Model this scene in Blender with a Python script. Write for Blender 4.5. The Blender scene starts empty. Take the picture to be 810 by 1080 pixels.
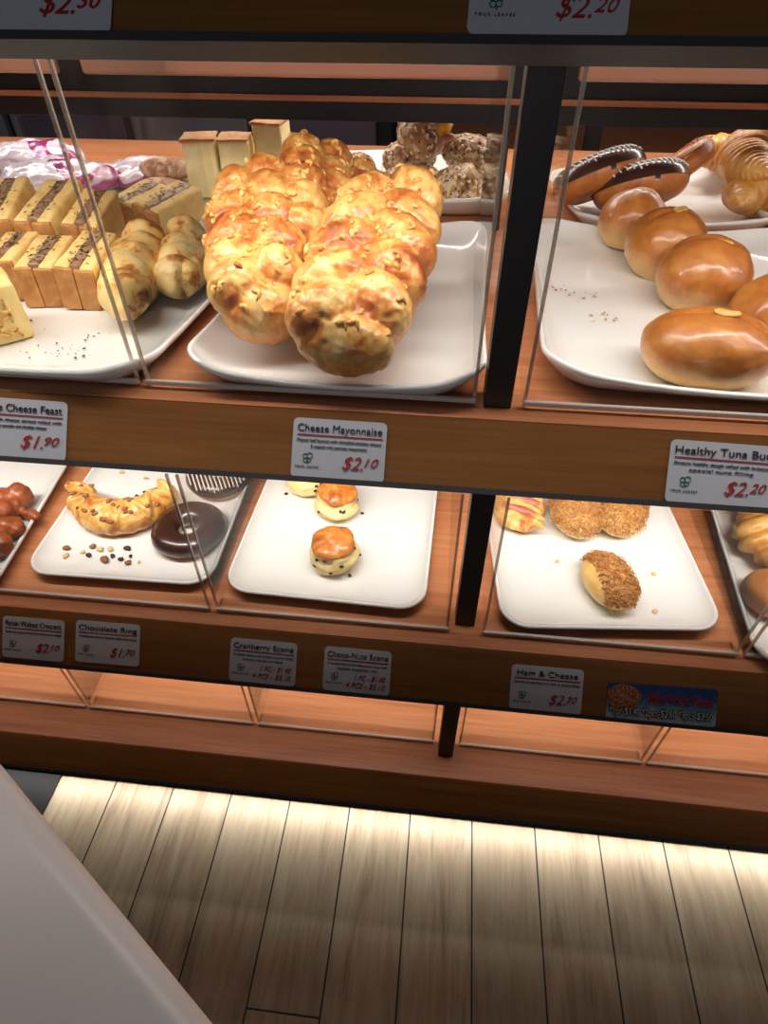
import bpy, bmesh, math, random
from mathutils import Vector, Matrix, Euler, noise
random.seed(7)
PI = math.pi
SC = bpy.context.scene
COL = SC.collection
# ------------------------------------------------------------------ camera
F = 642.0; CX, CY = 405.0, 540.0; H = 1.34
ROW = (Vector((0.99429212, 0.07161186, -0.07908803)),
       Vector((0.10666155, -0.68487942, 0.72080753)),
       Vector((-0.00254739, -0.7251289, -0.68860845)))   # world x, y, z axes seen in the lens frame
cam_d = bpy.data.cameras.new('camera'); cam = bpy.data.objects.new('camera', cam_d); COL.objects.link(cam)
cam_d.sensor_fit = 'VERTICAL'; cam_d.sensor_height = 36; cam_d.lens = 36 * F / 1080; cam_d.clip_start = .01
M = Matrix(((ROW[0][0], -ROW[0][1], -ROW[0][2]), (ROW[1][0], -ROW[1][1], -ROW[1][2]), (ROW[2][0], -ROW[2][1], -ROW[2][2])))
cam.matrix_world = Matrix.Translation((0, 0, H)) @ M.to_4x4()
SC.camera = cam
# ------------------------------------------------------------------ world, lights, exposure
SC.view_settings.view_transform = 'Standard'; SC.view_settings.look = 'None'
SC.view_settings.gamma = 1; SC.view_settings.use_curve_mapping = False
SC.view_settings.exposure = 0.0
w = bpy.data.worlds.new('world'); SC.world = w; w.use_nodes = True
w.node_tree.nodes['Background'].inputs[0].default_value = (.80, .86, 1, 1)
w.node_tree.nodes['Background'].inputs[1].default_value = .025
def area(name, loc, rot, sx, sy, watts, col=(1, .96, .9), spread=180):
    l = bpy.data.lights.new(name, 'AREA'); l.shape = 'RECTANGLE'; l.size = sx; l.size_y = sy
    l.energy = watts; l.color = col; l.spread = math.radians(spread)
    o = bpy.data.objects.new(name, l); COL.objects.link(o); o.location = loc; o.rotation_euler = rot
    return o
R = math.radians
LEDC = (1, .975, .925)
area('led_top_shelf', (.1, .500, 1.322), (R(10), 0, 0), 2.6, .03, 6.9, LEDC)
area('led_top_shelf_rear', (.1, 1.20, 1.322), (0, 0, 0), 2.6, .03, 9, LEDC)
area('led_middle_shelf', (.1, .49, 1.00), (R(30), 0, 0), 2.6, .03, 4.5, LEDC, 105)
area('led_lower_shelf', (.1, .50, .678), (R(34), 0, 0), 2.6, .03, 6, (1, .95, .89), 114)
area('led_plinth', (0, .4865, .052), (R(35), 0, R(180)), 2.2, .003, 2.2, (1, .97, .92))
area('front_fill_light', (-.5, -2.6, 1.55), (R(84), 0, R(-8)), 1.2, .7, 8, (.9, .93, 1))  # added low fill behind the camera, brightens the rails more than the floor
# ------------------------------------------------------------------ helpers
def P(px, py, z=None, y=None, x=None):
    v = Vector((px - CX, py - CY, F)); r = Vector((ROW[0].dot(v), ROW[1].dot(v), ROW[2].dot(v)))
    t = (z - H) / r.z if z is not None else (y / r.y if y is not None else x / r.x)
    p = r * t; p.z += H
    return p
def setp(o, label=None, cat=None, group=None, kind=None):
    if label: o['label'] = label
    if cat: o['category'] = cat
    if group: o['group'] = group
    if kind: o['kind'] = kind
    return o
def thing(name, label, cat, loc=(0, 0, 0), rz=0, group=None, rot=None):
    o = bpy.data.objects.new(name, None); COL.objects.link(o); o.empty_display_size = .02
    o.location = loc; o.rotation_euler = rot if rot else (0, 0, rz)
    return setp(o, label, cat, group)
def obj(name, g, mat, parent=None, smooth=False):
    if isinstance(g, bmesh.types.BMesh):
        me = bpy.data.meshes.new(name); g.normal_update(); g.to_mesh(me); g.free()
    else: me = g
    me.name = name
    if not me.materials:
        for m in (mat if isinstance(mat, (list, tuple)) else [mat]): me.materials.append(m)
    if smooth:
        for p in me.polygons: p.use_smooth = True
    o = bpy.data.objects.new(name, me); COL.objects.link(o)
    if parent: o.parent = parent
    return o
def dup(root, loc=None, rot=None, label=None, group=None):
    r = root.copy(); COL.objects.link(r)
    if loc is not None: r.location = loc
    if rot is not None: r.rotation_euler = rot
    if label: r['label'] = label
    if group: r['group'] = group
    for ch in list(root.children):
        c = ch.copy(); COL.objects.link(c); c.parent = r
        for g in ch.children:
            d = g.copy(); COL.objects.link(d); d.parent = c
    return r
def box(bm, x0, x1, y0, y1, z0, z1, bev=0, mi=0, mat=None):
    n = len(bm.verts)
    r = bmesh.ops.create_cube(bm, size=1)
    for v in r['verts']:
        v.co = Vector(((x0 + x1) / 2 + v.co.x * (x1 - x0), (y0 + y1) / 2 + v.co.y * (y1 - y0), (z0 + z1) / 2 + v.co.z * (z1 - z0)))
    fs = {f for v in r['verts'] for f in v.link_faces}
    for f in fs: f.material_index = mi
    if bev:
        es = {e for v in r['verts'] for e in v.link_edges}
        rr = bmesh.ops.bevel(bm, geom=list(es), offset=bev, segments=3, affect='EDGES', profile=.5)
        vs = {v for f in rr['faces'] for v in f.verts}
    if mat is not None:
        vs = {v for f in fs if f.is_valid for v in f.verts} if not bev else vs
        bmesh.ops.transform(bm, matrix=mat, verts=list(vs))
    return bm
def boxbm(*a, **k): return box(bmesh.new(), *a, **k)
def tube(bm, pts, r, seg=8, closed=False, cap=True):
    """tube along points; r is a number or a function of 0..1"""
    n = len(pts); rings = []
    for i, p in enumerate(pts):
        a = pts[(i - 1) % n] if (i or closed) else pts[0]; b = pts[(i + 1) % n] if (i < n - 1 or closed) else pts[-1]
        t = (Vector(b) - Vector(a)).normalized()
        up = Vector((0, 0, 1)) if abs(t.z) < .95 else Vector((1, 0, 0))
        u = t.cross(up).normalized(); v = u.cross(t)
        rr = r(i / max(1, n - 1)) if callable(r) else r
        rings.append([bm.verts.new(Vector(p) + rr * (math.cos(2 * PI * k / seg) * u + math.sin(2 * PI * k / seg) * v)) for k in range(seg)])
    for i in range(n if closed else n - 1):
        A, B = rings[i], rings[(i + 1) % n]
        for k in range(seg): bm.faces.new((A[k], A[(k + 1) % seg], B[(k + 1) % seg], B[k]))
    if cap and not closed:
        bm.faces.new(rings[0][::-1]); bm.faces.new(rings[-1])
    return bm
def ell(bm, c, r, rot=(0, 0, 0), sub=3):
    m = Matrix.Translation(c) @ Euler(rot).to_matrix().to_4x4() @ Matrix.Diagonal((*r, 1))
    bmesh.ops.create_icosphere(bm, subdivisions=sub, radius=1, matrix=m)
    return bm
def fuse(bm, voxel=.003, smooth=6, noises=(), flat=True, decimate=None):
    """melt overlapping lumps into one skin, then roughen it"""
    me = bpy.data.meshes.new('t'); bm.to_mesh(me); bm.free()
    o = bpy.data.objects.new('t', me); COL.objects.link(o)
    m = o.modifiers.new('r', 'REMESH'); m.mode = 'VOXEL'; m.voxel_size = voxel
    if smooth:
        s = o.modifiers.new('s', 'SMOOTH'); s.iterations = smooth; s.factor = .5
    dg = bpy.context.evaluated_depsgraph_get(); dg.update()
    me2 = bpy.data.meshes.new_from_object(o.evaluated_get(dg))
    bpy.data.objects.remove(o); bpy.data.meshes.remove(me)
    rough(me2, noises, flat)
    for p in me2.polygons: p.use_smooth = True
    me2.materials.clear()
    return me2
def rough(me, noises, flat=True):
    ns = [v.normal.copy() for v in me.vertices]
    off = Vector((random.random() * 9, random.random() * 9, random.random() * 9))
    for v, n in zip(me.vertices, ns):
        c = v.co.copy(); d = 0
        for (sc, amp, kind) in noises:
            q = c * sc + off
            if kind == 'r': d += amp * (1 - 2 * abs(noise.noise(q + .7 * noise.noise_vector(q * .7))))
            elif kind == 'f': d += amp * noise.fractal(q, .9, 2.1, 3)
            else: d += amp * noise.noise(q)
        v.co = c + n * d
        if flat and v.co.z < 0: v.co.z = v.co.z * .03
# ------------------------------------------------------------------ materials
MATS = {}
def nodes_mat(name):
    m = bpy.data.materials.new(name); m.use_nodes = True
    nt = m.node_tree; return m, nt, nt.nodes['Principled BSDF']
def lin(c):
    return tuple(((x / 255) / 12.92 if x / 255 <= .04045 else (((x / 255) + .055) / 1.055) ** 2.4) for x in c) + (1,)
def plain(name, c, rough=.5, metal=0, coat=0, spec=.5):
    if name in MATS: return MATS[name]
    m, nt, b = nodes_mat(name)
    b.inputs['Base Color'].default_value = lin(c); b.inputs['Roughness'].default_value = rough
    b.inputs['Metallic'].default_value = metal; b.inputs['Coat Weight'].default_value = coat
    b.inputs['Coat Roughness'].default_value = .12; b.inputs['Specular IOR Level'].default_value = spec
    nz = nt.nodes.new('ShaderNodeTexNoise'); nz.inputs['Scale'].default_value = 60
    bp = nt.nodes.new('ShaderNodeBump'); bp.inputs['Strength'].default_value = .04; bp.inputs['Distance'].default_value = .002
    tc = nt.nodes.new('ShaderNodeTexCoord'); nt.links.new(tc.outputs['Object'], nz.inputs['Vector'])
    nt.links.new(nz.outputs['Fac'], bp.inputs['Height']); nt.links.new(bp.outputs['Normal'], b.inputs['Normal'])
    MATS[name] = m; return m
def ramp(nt, stops, fac):
    r = nt.nodes.new('ShaderNodeValToRGB'); el = r.color_ramp.elements
    while len(el) > 1: el.remove(el[-1])
    el[0].position = stops[0][0]; el[0].color = lin(stops[0][1]) if len(stops[0][1]) == 3 else stops[0][1]
    for p, c in stops[1:]:
        e = el.new(p); e.color = lin(c)
    nt.links.new(fac, r.inputs['Fac']); return r.outputs['Color']
def tex(nt, scale, detail=4, rough=.55, vec=None, stretch=None, dist=0, kind='Object'):
    if vec is None:
        tc = nt.nodes.new('ShaderNodeTexCoord'); vec = tc.outputs[kind]
    mp = nt.nodes.new('ShaderNodeMapping'); nt.links.new(vec, mp.inputs['Vector'])
    if stretch: mp.inputs['Scale'].default_value = stretch
    n = nt.nodes.new('ShaderNodeTexNoise'); n.inputs['Scale'].default_value = scale
    n.inputs['Detail'].default_value = detail; n.inputs['Roughness'].default_value = rough; n.inputs['Distortion'].default_value = dist
    nt.links.new(mp.outputs['Vector'], n.inputs['Vector']); return n.outputs['Fac']
def mixc(nt, a, b, f, mode='MIX'):
    m = nt.nodes.new('ShaderNodeMix'); m.data_type = 'RGBA'; m.blend_type = mode
    for i, s in ((6, a), (7, b), (0, f)):
        if hasattr(s, 'links') or hasattr(s, 'is_linked'): nt.links.new(s, m.inputs[i])
        elif isinstance(s, tuple): m.inputs[i].default_value = lin(s) if len(s) == 3 else s
        else: m.inputs[i].default_value = s
    return m.outputs[2]
def math_(nt, op, a, b=None, clamp=False):
    m = nt.nodes.new('ShaderNodeMath'); m.operation = op; m.use_clamp = clamp
    for i, s in enumerate((a, b)):
        if s is None: continue
        if isinstance(s, (int, float)): m.inputs[i].default_value = s
        else: nt.links.new(s, m.inputs[i])
    return m.outputs[0]
def bump(nt, b, h, strength=.5, dist=.002):
    n = nt.nodes.new('ShaderNodeBump'); n.inputs['Strength'].default_value = strength; n.inputs['Distance'].default_value = dist
    nt.links.new(h, n.inputs['Height']); nt.links.new(n.outputs['Normal'], b.inputs['Normal'])
    if 'Coat Normal' in b.inputs: nt.links.new(n.outputs['Normal'], b.inputs['Coat Normal'])
def wood(name, c1, c2, c3, rough=.35, grain=1.0):
    m, nt, b = nodes_mat(name)
    f1 = tex(nt, 9 * grain, 5, .6, stretch=(.35, 7, 7), dist=.4)
    f2 = tex(nt, 60 * grain, 3, .6, stretch=(.12, 5, 5))
    f3 = tex(nt, 2.2, 2, .5, stretch=(.5, 4, 4))
    s = math_(nt, 'ADD', math_(nt, 'MULTIPLY', f1, .5), math_(nt, 'ADD', math_(nt, 'MULTIPLY', f2, .25), math_(nt, 'MULTIPLY', f3, .25)))
    nt.links.new(ramp(nt, [(.36, c1), (.5, c2), (.64, c3)], s), b.inputs['Base Color'])
    b.inputs['Roughness'].default_value = rough; b.inputs['Coat Weight'].default_value = .15; b.inputs['Coat Roughness'].default_value = .25
    bump(nt, b, f2, .08, .001)
    return m
def bread(name, stops, scale=25, dist=.8, fine=90, coat=.3, bmp=.5, base=None, zr=(0, .05), r=.45, toast=None, top=None):
    """noise-mottled crust; base = the paler flank colour low on the loaf"""
    m, nt, b = nodes_mat(name)
    a = tex(nt, scale, 5, .6, dist=dist); f = tex(nt, fine, 3, .6)
    s = math_(nt, 'ADD', math_(nt, 'MULTIPLY', a, .75), math_(nt, 'MULTIPLY', f, .25))
    if toast:
        t = tex(nt, toast[0], 2, .5)
        s = math_(nt, 'ADD', s, math_(nt, 'MULTIPLY', math_(nt, 'SUBTRACT', t, .5), toast[1]))
    c = ramp(nt, stops, s)
    if base:
        tc = nt.nodes.new('ShaderNodeTexCoord'); sp = nt.nodes.new('ShaderNodeSeparateXYZ'); nt.links.new(tc.outputs['Object'], sp.inputs[0])
        mr = nt.nodes.new('ShaderNodeMapRange'); mr.inputs[1].default_value = zr[0]; mr.inputs[2].default_value = zr[1]
        nt.links.new(math_(nt, 'ADD', sp.outputs['Z'], math_(nt, 'MULTIPLY', math_(nt, 'SUBTRACT', a, .5), .03)), mr.inputs[0])
        c = mixc(nt, base, c, mr.outputs[0])
    nt.links.new(c, b.inputs['Base Color'])
    b.inputs['Roughness'].default_value = r; b.inputs['Coat Weight'].default_value = coat; b.inputs['Coat Roughness'].default_value = .18
    b.inputs['Subsurface Weight'].default_value = .12; b.inputs['Subsurface Radius'].default_value = (.6, .3, .1); b.inputs['Subsurface Scale'].default_value = .008
    bump(nt, b, s, bmp, .002)
    return m
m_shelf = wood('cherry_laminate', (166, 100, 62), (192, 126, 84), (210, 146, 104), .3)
m_fascia = wood('shaded_cherry_laminate', (118, 74, 34), (140, 90, 44), (156, 104, 54), .42)  # the shelf laminate again, with the shade of the unlit rails in its colour
m_edge = plain('dark_grey_edge', (70, 70, 72), .45)
m_post = plain('black_brown_metal', (42, 35, 33), .45)
m_beam = plain('black_steel', (15, 13, 13), .5)
m_ceramic = plain('white_glazed_ceramic', (236, 236, 232), .16, coat=.5)
m_cap = plain('white_plastic', (226, 222, 226), .35)
def acrylic(name='clear_acrylic', haze=.055, ior=1.35):
    m = bpy.data.materials.new(name); m.use_nodes = True; nt = m.node_tree; nt.nodes.clear()
    out = nt.nodes.new('ShaderNodeOutputMaterial'); tr = nt.nodes.new('ShaderNodeBsdfTransparent'); gl = nt.nodes.new('ShaderNodeBsdfGlossy')
    df = nt.nodes.new('ShaderNodeBsdfDiffuse'); fr = nt.nodes.new('ShaderNodeFresnel'); fr.inputs[0].default_value = ior
    gl.inputs['Roughness'].default_value = .04; df.inputs[0].default_value = (.75, .7, .72, 1)
    tr.inputs[0].default_value = (.985, .98, .975, 1)
    m1 = nt.nodes.new('ShaderNodeMixShader'); m2 = nt.nodes.new('ShaderNodeMixShader')
    ge = nt.nodes.new('ShaderNodeNewGeometry')
    nt.links.new(math_(nt, 'MULTIPLY', fr.outputs[0], math_(nt, 'SUBTRACT', 1, ge.outputs['Backfacing'])), m1.inputs[0]); nt.links.new(tr.outputs[0], m1.inputs[1]); nt.links.new(gl.outputs[0], m1.inputs[2])
    hz = math_(nt, 'MULTIPLY', math_(nt, 'SUBTRACT', tex(nt, 7, 4, .6), .42, True), haze)
    nt.links.new(hz, m2.inputs[0]); nt.links.new(m1.outputs[0], m2.inputs[1]); nt.links.new(df.outputs[0], m2.inputs[2])
    nt.links.new(m2.outputs[0], out.inputs[0]); return m
def acrylic_edge():
    m = bpy.data.materials.new('acrylic_edge'); m.use_nodes = True; nt = m.node_tree; nt.nodes.clear()
    out = nt.nodes.new('ShaderNodeOutputMaterial'); tr = nt.nodes.new('ShaderNodeBsdfTransparent'); gl = nt.nodes.new('ShaderNodeBsdfGlossy')
    df = nt.nodes.new('ShaderNodeBsdfDiffuse'); df.inputs[0].default_value = (.78, .68, .56, 1)  # tan painted in for light reflected inside the acrylic edge
    gl.inputs['Roughness'].default_value = .15; tr.inputs[0].default_value = (.9, .85, .78, 1)
    m1 = nt.nodes.new('ShaderNodeMixShader'); m1.inputs[0].default_value = .30; m2 = nt.nodes.new('ShaderNodeMixShader'); m2.inputs[0].default_value = .35
    nt.links.new(tr.outputs[0], m1.inputs[1]); nt.links.new(df.outputs[0], m1.inputs[2])
    nt.links.new(m1.outputs[0], m2.inputs[1]); nt.links.new(gl.outputs[0], m2.inputs[2])
    nt.links.new(m2.outputs[0], out.inputs[0]); return m
m_acrl = plain('pale_lip_highlight', (206, 196, 188), .2, coat=.5); m_acr = acrylic(); m_acrs = acrylic('clear_acrylic_side', .03, 1.12); m_acre = acrylic_edge()  # opaque pale ridge colour paints the highlight along the clear lip
# ------------------------------------------------------------------ floor, walls
def floor_mat():
    m, nt, b = nodes_mat('oak_look_plank_floor')
    tc = nt.nodes.new('ShaderNodeTexCoord'); mp = nt.nodes.new('ShaderNodeMapping'); nt.links.new(tc.outputs['Object'], mp.inputs['Vector'])
    mp.inputs['Rotation'].default_value = (0, 0, R(90)); mp.inputs['Location'].default_value = (-.225 + 1.0, .1285 * 20 + .0005, 0)
    br = nt.nodes.new('ShaderNodeTexBrick'); nt.links.new(mp.outputs['Vector'], br.inputs['Vector'])
    br.inputs['Scale'].default_value = 1; br.inputs['Brick Width'].default_value = 1.0; br.inputs['Row Height'].default_value = .1285
    br.inputs['Mortar Size'].default_value = .0016; br.inputs['Mortar Smooth'].default_value = .1; br.offset = .37; br.offset_frequency = 3
    br.inputs['Color1'].default_value = (0, 0, 0, 1); br.inputs['Color2'].default_value = (1, 1, 1, 1); br.inputs['Mortar'].default_value = (.5, .5, .5, 1)
    br.inputs['Bias'].default_value = 0
    sep = nt.nodes.new('ShaderNodeSeparateXYZ'); nt.links.new(tc.outputs['Object'], sep.inputs[0])
    cmb = nt.nodes.new('ShaderNodeCombineXYZ'); nt.links.new(sep.outputs['X'], cmb.inputs['X']); nt.links.new(sep.outputs['Y'], cmb.inputs['Y'])
    nt.links.new(math_(nt, 'MULTIPLY', br.outputs['Color'], 7), cmb.inputs['Z'])
    g1 = tex(nt, 5, 6, .65, cmb.outputs[0], (6, .8, 1), .9); g2 = tex(nt, 30, 4, .6, cmb.outputs[0], (7, .35, 1)); g3 = tex(nt, 3, 2, .5, cmb.outputs[0])
    s = math_(nt, 'ADD', math_(nt, 'MULTIPLY', g1, .5), math_(nt, 'ADD', math_(nt, 'MULTIPLY', g2, .25), math_(nt, 'MULTIPLY', g3, .25)))
    c = ramp(nt, [(.33, (128, 106, 84)), (.46, (176, 154, 126)), (.58, (196, 178, 150)), (.7, (208, 192, 168))], s)
    c = mixc(nt, c, mixc(nt, c, (168, 150, 126), .5), br.outputs['Color'])
    c = mixc(nt, c, (38, 31, 26), br.outputs['Fac'])
    nt.links.new(c, b.inputs['Base Color']); b.inputs['Roughness'].default_value = .5
    bump(nt, b, math_(nt, 'SUBTRACT', math_(nt, 'MULTIPLY', g2, .2), br.outputs['Fac']), .4, .001)
    return m
def plane_box(x0, x1, y0, y1, z0, z1): return boxbm(x0, x1, y0, y1, z0, z1)
setp(obj('floor', plane_box(-3, 3, -1.5, 4, -.03, 0), floor_mat()), kind='structure')
m_wall = plain('shop_wall_grey_brown', (96, 88, 88), .8)
setp(obj('wall_back', plane_box(-3, 3, 4, 4.08, 0, 3), m_wall), kind='structure')
setp(obj('wall_left', plane_box(-3.08, -3, -1.5, 4, 0, 3), m_wall), kind='structure')
setp(obj('wall_right', plane_box(3, 3.08, -1.5, 4, 0, 3), m_wall), kind='structure')
# ------------------------------------------------------------------ display rack
# level: (name, shelf top z, front edge y, height of the sloped label rail)
LEV = {'top': (1.346, .440, .060), 'middle': (1.037, .440, .060), 'lower': (.715, .427, .0685), 'bottom': (.352, .4226, .056)}
X0, X1 = -1.15, 1.25
YB = 1.36
SD, SZ = -.64, -.768
rack = thing('display_rack', 'double-sided cherry wood bakery display rack with black posts and sloped label rails', 'display rack', (0, 0, 0))
for lv, (z, yf, s) in LEV.items():
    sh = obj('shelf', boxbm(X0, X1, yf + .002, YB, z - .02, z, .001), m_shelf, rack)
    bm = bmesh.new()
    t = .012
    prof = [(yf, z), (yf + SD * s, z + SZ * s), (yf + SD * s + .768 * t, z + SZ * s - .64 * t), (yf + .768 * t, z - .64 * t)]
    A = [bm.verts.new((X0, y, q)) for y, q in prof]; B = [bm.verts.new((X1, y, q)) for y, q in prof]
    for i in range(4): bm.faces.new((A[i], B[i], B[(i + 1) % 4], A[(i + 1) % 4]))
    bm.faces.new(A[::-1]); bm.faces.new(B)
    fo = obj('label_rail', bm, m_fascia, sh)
    bm = bmesh.new(); e = .0022   # dark edge band along the lower edge of the rail
    o0 = (yf + SD * (s - .0015) - .768 * e, z + SZ * (s - .0015) + .64 * e)
    prof = [o0, (o0[0] + SD * .005, o0[1] + SZ * .005), (o0[0] + SD * .005 + .768 * (t + 2 * e), o0[1] + SZ * .005 - .64 * (t + 2 * e)), (o0[0] + .768 * (t + 2 * e), o0[1] - .64 * (t + 2 * e))]
    A = [bm.verts.new((X0, y, q)) for y, q in prof]; B = [bm.verts.new((X1, y, q)) for y, q in prof]
    for i in range(4): bm.faces.new((A[i], B[i], B[(i + 1) % 4], A[(i + 1) % 4]))
    bm.faces.new(A[::-1]); bm.faces.new(B)
    obj('edge_band', bm, m_edge, sh)
PX = .0515   # the post in front of the rack
for px in (PX, PX - 1.2, PX + 1.2):
    for (za, zb) in ((1.037, 1.326), (.715, 1.017), (.352, .695)):
        obj('post', boxbm(px - .0135, px + .0105, .460, .485, za, zb, .001), m_post, rack)
for px in (.05, -1.15, 1.25):
    for (za, zb) in ((1.037, 1.326), (.715, 1.017), (.352, .695)):
        obj('rear_post', boxbm(px - .014, px + .014, .905, .93, za, zb, .001), m_post, rack)
m_lid_reflection = plain('rosy_brown_reflection', (128, 84, 64), .35, coat=.3)  # coloured strip standing in for the wood reflected in the acrylic lids
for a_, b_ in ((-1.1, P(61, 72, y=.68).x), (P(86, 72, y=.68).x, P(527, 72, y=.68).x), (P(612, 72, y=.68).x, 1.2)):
    obj('lid_reflection_strip', boxbm(a_, b_, .678, .686, 1.2428, 1.2577, .0035), m_lid_reflection, rack)
    obj('reflection_strip_bracket', boxbm(a_ + .02, b_ - .02, .683, .685, 1.2577, 1.326), m_beam, rack)  # holds up the made-up reflection strip
# dark crossbeam between the rear posts, the panel above it and the wooden strip between them
obj('crossbeam', boxbm(X0, X1, .90, .93, 1.166, 1.187, .001), m_beam, rack)
obj('wood_strip', boxbm(X0, X1, .896, .93, 1.1875, 1.194, .0005), m_shelf, rack)
obj('upper_panel', boxbm(X0, X1, .90, .92, 1.1945, 1.326), m_beam, rack)
obj('plinth', boxbm(X0 + .1, X1 - .1, .56, 1.3, 0, .332), m_beam, rack)
obj('unseen_light_baffle', boxbm(X0, X1, .4885, .492, .030, .098), m_beam, rack)  # unseen strip added to cut off the plinth light behind it
obj('unseen_baffle_bracket', boxbm(X0, X1, .492, .56, .090, .098), m_beam, rack)  # unseen too, carries the added baffle
for lv in ('lower', 'bottom'):
    z = LEV[lv][0]
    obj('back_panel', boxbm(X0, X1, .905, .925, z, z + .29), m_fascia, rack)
# ------------------------------------------------------------------ acrylic covers
def cover(x0, x1, lv, yfront, top, label):
    z = LEV[lv][0]; t = .003; z0 = z + .0015
    c = thing('acrylic_cover', label, 'acrylic bin cover', ((x0 + x1) / 2, yfront, z0), group='acrylic bin covers')
    hw = (x1 - x0) / 2; h = top - z0
    obj('front_panel', boxbm(-hw + t, hw - t, 0, t, .012, h, .0004), m_acr, c)
    for s in (-1, 1):
        xa, xb = (-hw, -hw + t) if s < 0 else (hw - t, hw)
        sp = obj('side_panel', boxbm(xa, xb, .004, .26, 0, h), m_acrs, c)
        obj('front_edge', boxbm(xa, xb, 0, .003, 0, h, .0006), m_acre, sp)
    lp = obj('lip', boxbm(-hw, hw, -.002, .020, 0, .003, .0006), m_acr, c)
    obj('lip_ridge', boxbm(-hw, hw, -.003, .001, .002, .0065, .0008), m_acrl, lp)
    return c
for lv, yf, xs, top in (('middle', .462, [(-.572, -.277), (-.270, .031), (.072, .372), (.380, .68)], 1.284),
                        ('lower', .450, [(-.571, -.272), (-.264, .030), (.072, .372), (.380, .68)], .940),
                        ('bottom', .482, [(-.872, -.582), (-.574, -.280), (-.272, .030), (.072, .369), (.377, .68)], .640)):
    names = {'middle': ['clear acrylic cover over the stuffed toast tray at the left end', 'clear acrylic cover over the braided cheese loaves', 'clear acrylic cover over the glossy brown buns', 'clear acrylic cover past the glossy buns at right'],
             'lower': ['clear acrylic cover over the walnut crescent and chocolate ring', 'clear acrylic cover over the round scones', 'clear acrylic cover over the pork floss buns', 'clear acrylic cover over the sausage bread at right'],
             'bottom': ['clear acrylic cover on the empty bottom shelf, leftmost', 'clear acrylic cover on the empty bottom shelf, second from left', 'clear acrylic cover on the empty bottom shelf, just left of the black post', 'clear acrylic cover on the empty bottom shelf, just right of the black post', 'clear acrylic cover on the empty bottom shelf, rightmost']}[lv]
    for (a, b), n in zip(xs, names): cover(a, b, lv, yf, top, n)
# ------------------------------------------------------------------ price cards
m_card = plain('silver_grey_card', (206, 208, 215), .35)
m_ink = plain('black_ink', (40, 38, 42), .6); m_red = plain('dark_red_ink', (176, 38, 34), .6); m_green = plain('green_ink', (24, 96, 66), .6)
m_ink2 = plain('grey_ink', (96, 92, 96), .6)
def text_mesh(s, width=None, height=None, shear=0, bold=0, space=1):
    c = bpy.data.curves.new('t', 'FONT'); c.body = s; c.shear = shear; c.offset = bold; c.space_character = space; c.extrude = .004; c.size = 1
    c.resolution_u = 3
    o = bpy.data.objects.new('t', c); COL.objects.link(o)
    dg = bpy.context.evaluated_depsgraph_get(); dg.update()
    me = bpy.data.meshes.new_from_object(o.evaluated_get(dg)); bpy.data.objects.remove(o); bpy.data.curves.remove(c)
    xs = [v.co.x for v in me.vertices]; ys = [v.co.y for v in me.vertices]
    k = width / (max(xs) - min(xs)) if width else height / .7
    ky = (height / .7) if height else k
    x0, x1 = min(xs), max(xs)
    for v in me.vertices: v.co = Vector(((v.co.x - x0) * k, v.co.y * ky, v.co.z * .1 + .00045))
    me['w'] = (x1 - x0) * k
    me.materials.clear()
    return me
def put_text(card, name, s, x, y, mat, align='l', **k):
    me = text_mesh(s, **{'bold': -.005, **k}); w_ = me['w']
    o = obj(name, me, mat, card); o.location = (x - (w_ if align == 'r' else w_ / 2 if align == 'c' else 0), y, 0)
    return o
def fascia_point(px, py, lv):
    z, yf, s = LEV[lv]; n = Vector((0, -.768, .64)); p0 = Vector((0, yf, z))
    v = Vector((px - CX, py - CY, F)); r = Vector((ROW[0].dot(v), ROW[1].dot(v), ROW[2].dot(v)))
    t = n.dot(p0 - Vector((0, 0, H))) / n.dot(r)
    return Vector((0, 0, H)) + r * t
def card_base(name, label, tl, tr, bl, lv, mat, lift=.0016):
    a, b, c = (fascia_point(*q, lv) for q in (tl, tr, bl))
    W = (b - a).length; Hh = (c - a).length
    ex = (b - a).normalized(); n = Vector((0, -.768, .64)); n = (n - ex * n.dot(ex)).normalized(); ey = n.cross(ex)
    root = thing(name, label, 'price card')
    m = Matrix((ex, ey, n)).transposed().to_4x4(); m.translation = a - ey * Hh + n * lift
    root.matrix_world = m
    bm = bmesh.new(); r = min(W, Hh) * .09; N = 6
    for z in (0, .0005): pass
    vs = []
    for cx, cy, a0 in ((W - r, r, -90), (W - r, Hh - r, 0), (r, Hh - r, 90), (r, r, 180)):
        for i in range(N + 1):
            t = R(a0 + 90 * i / N); vs.append((cx + r * math.cos(t), cy + r * math.sin(t)))
    lo = [bm.verts.new((x, y, -.0008)) for x, y in vs]; hi = [bm.verts.new((x, y, 0)) for x, y in vs]
    bm.faces.new(hi); bm.faces.new(lo[::-1])
    for i in range(len(vs)): bm.faces.new((lo[i], lo[(i + 1) % len(vs)], hi[(i + 1) % len(vs)], hi[i]))
    obj('card', bm, mat, root)
    return root, W, Hh
def logo(card, x, y, s):
    bm = bmesh.new()
    for dx, dy, q in ((-.5, .45, .48), (.55, .55, .60), (-.42, -.5, .44), (.42, -.42, .42)):
        pts = [(dx * s + q * s * math.cos(2 * PI * i / 20), dy * s + q * s * math.sin(2 * PI * i / 20), .0004) for i in range(20)]
        tube(bm, pts, s * .08, 5, closed=True)
    tube(bm, [(0, -.2 * s, .0004), (.05 * s, -1.0 * s, .0004), (.25 * s, -1.25 * s, .0004)], s * .08, 5)
    o = obj('logo', bm, m_green, card); o.location = (x, y, 0)
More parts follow.
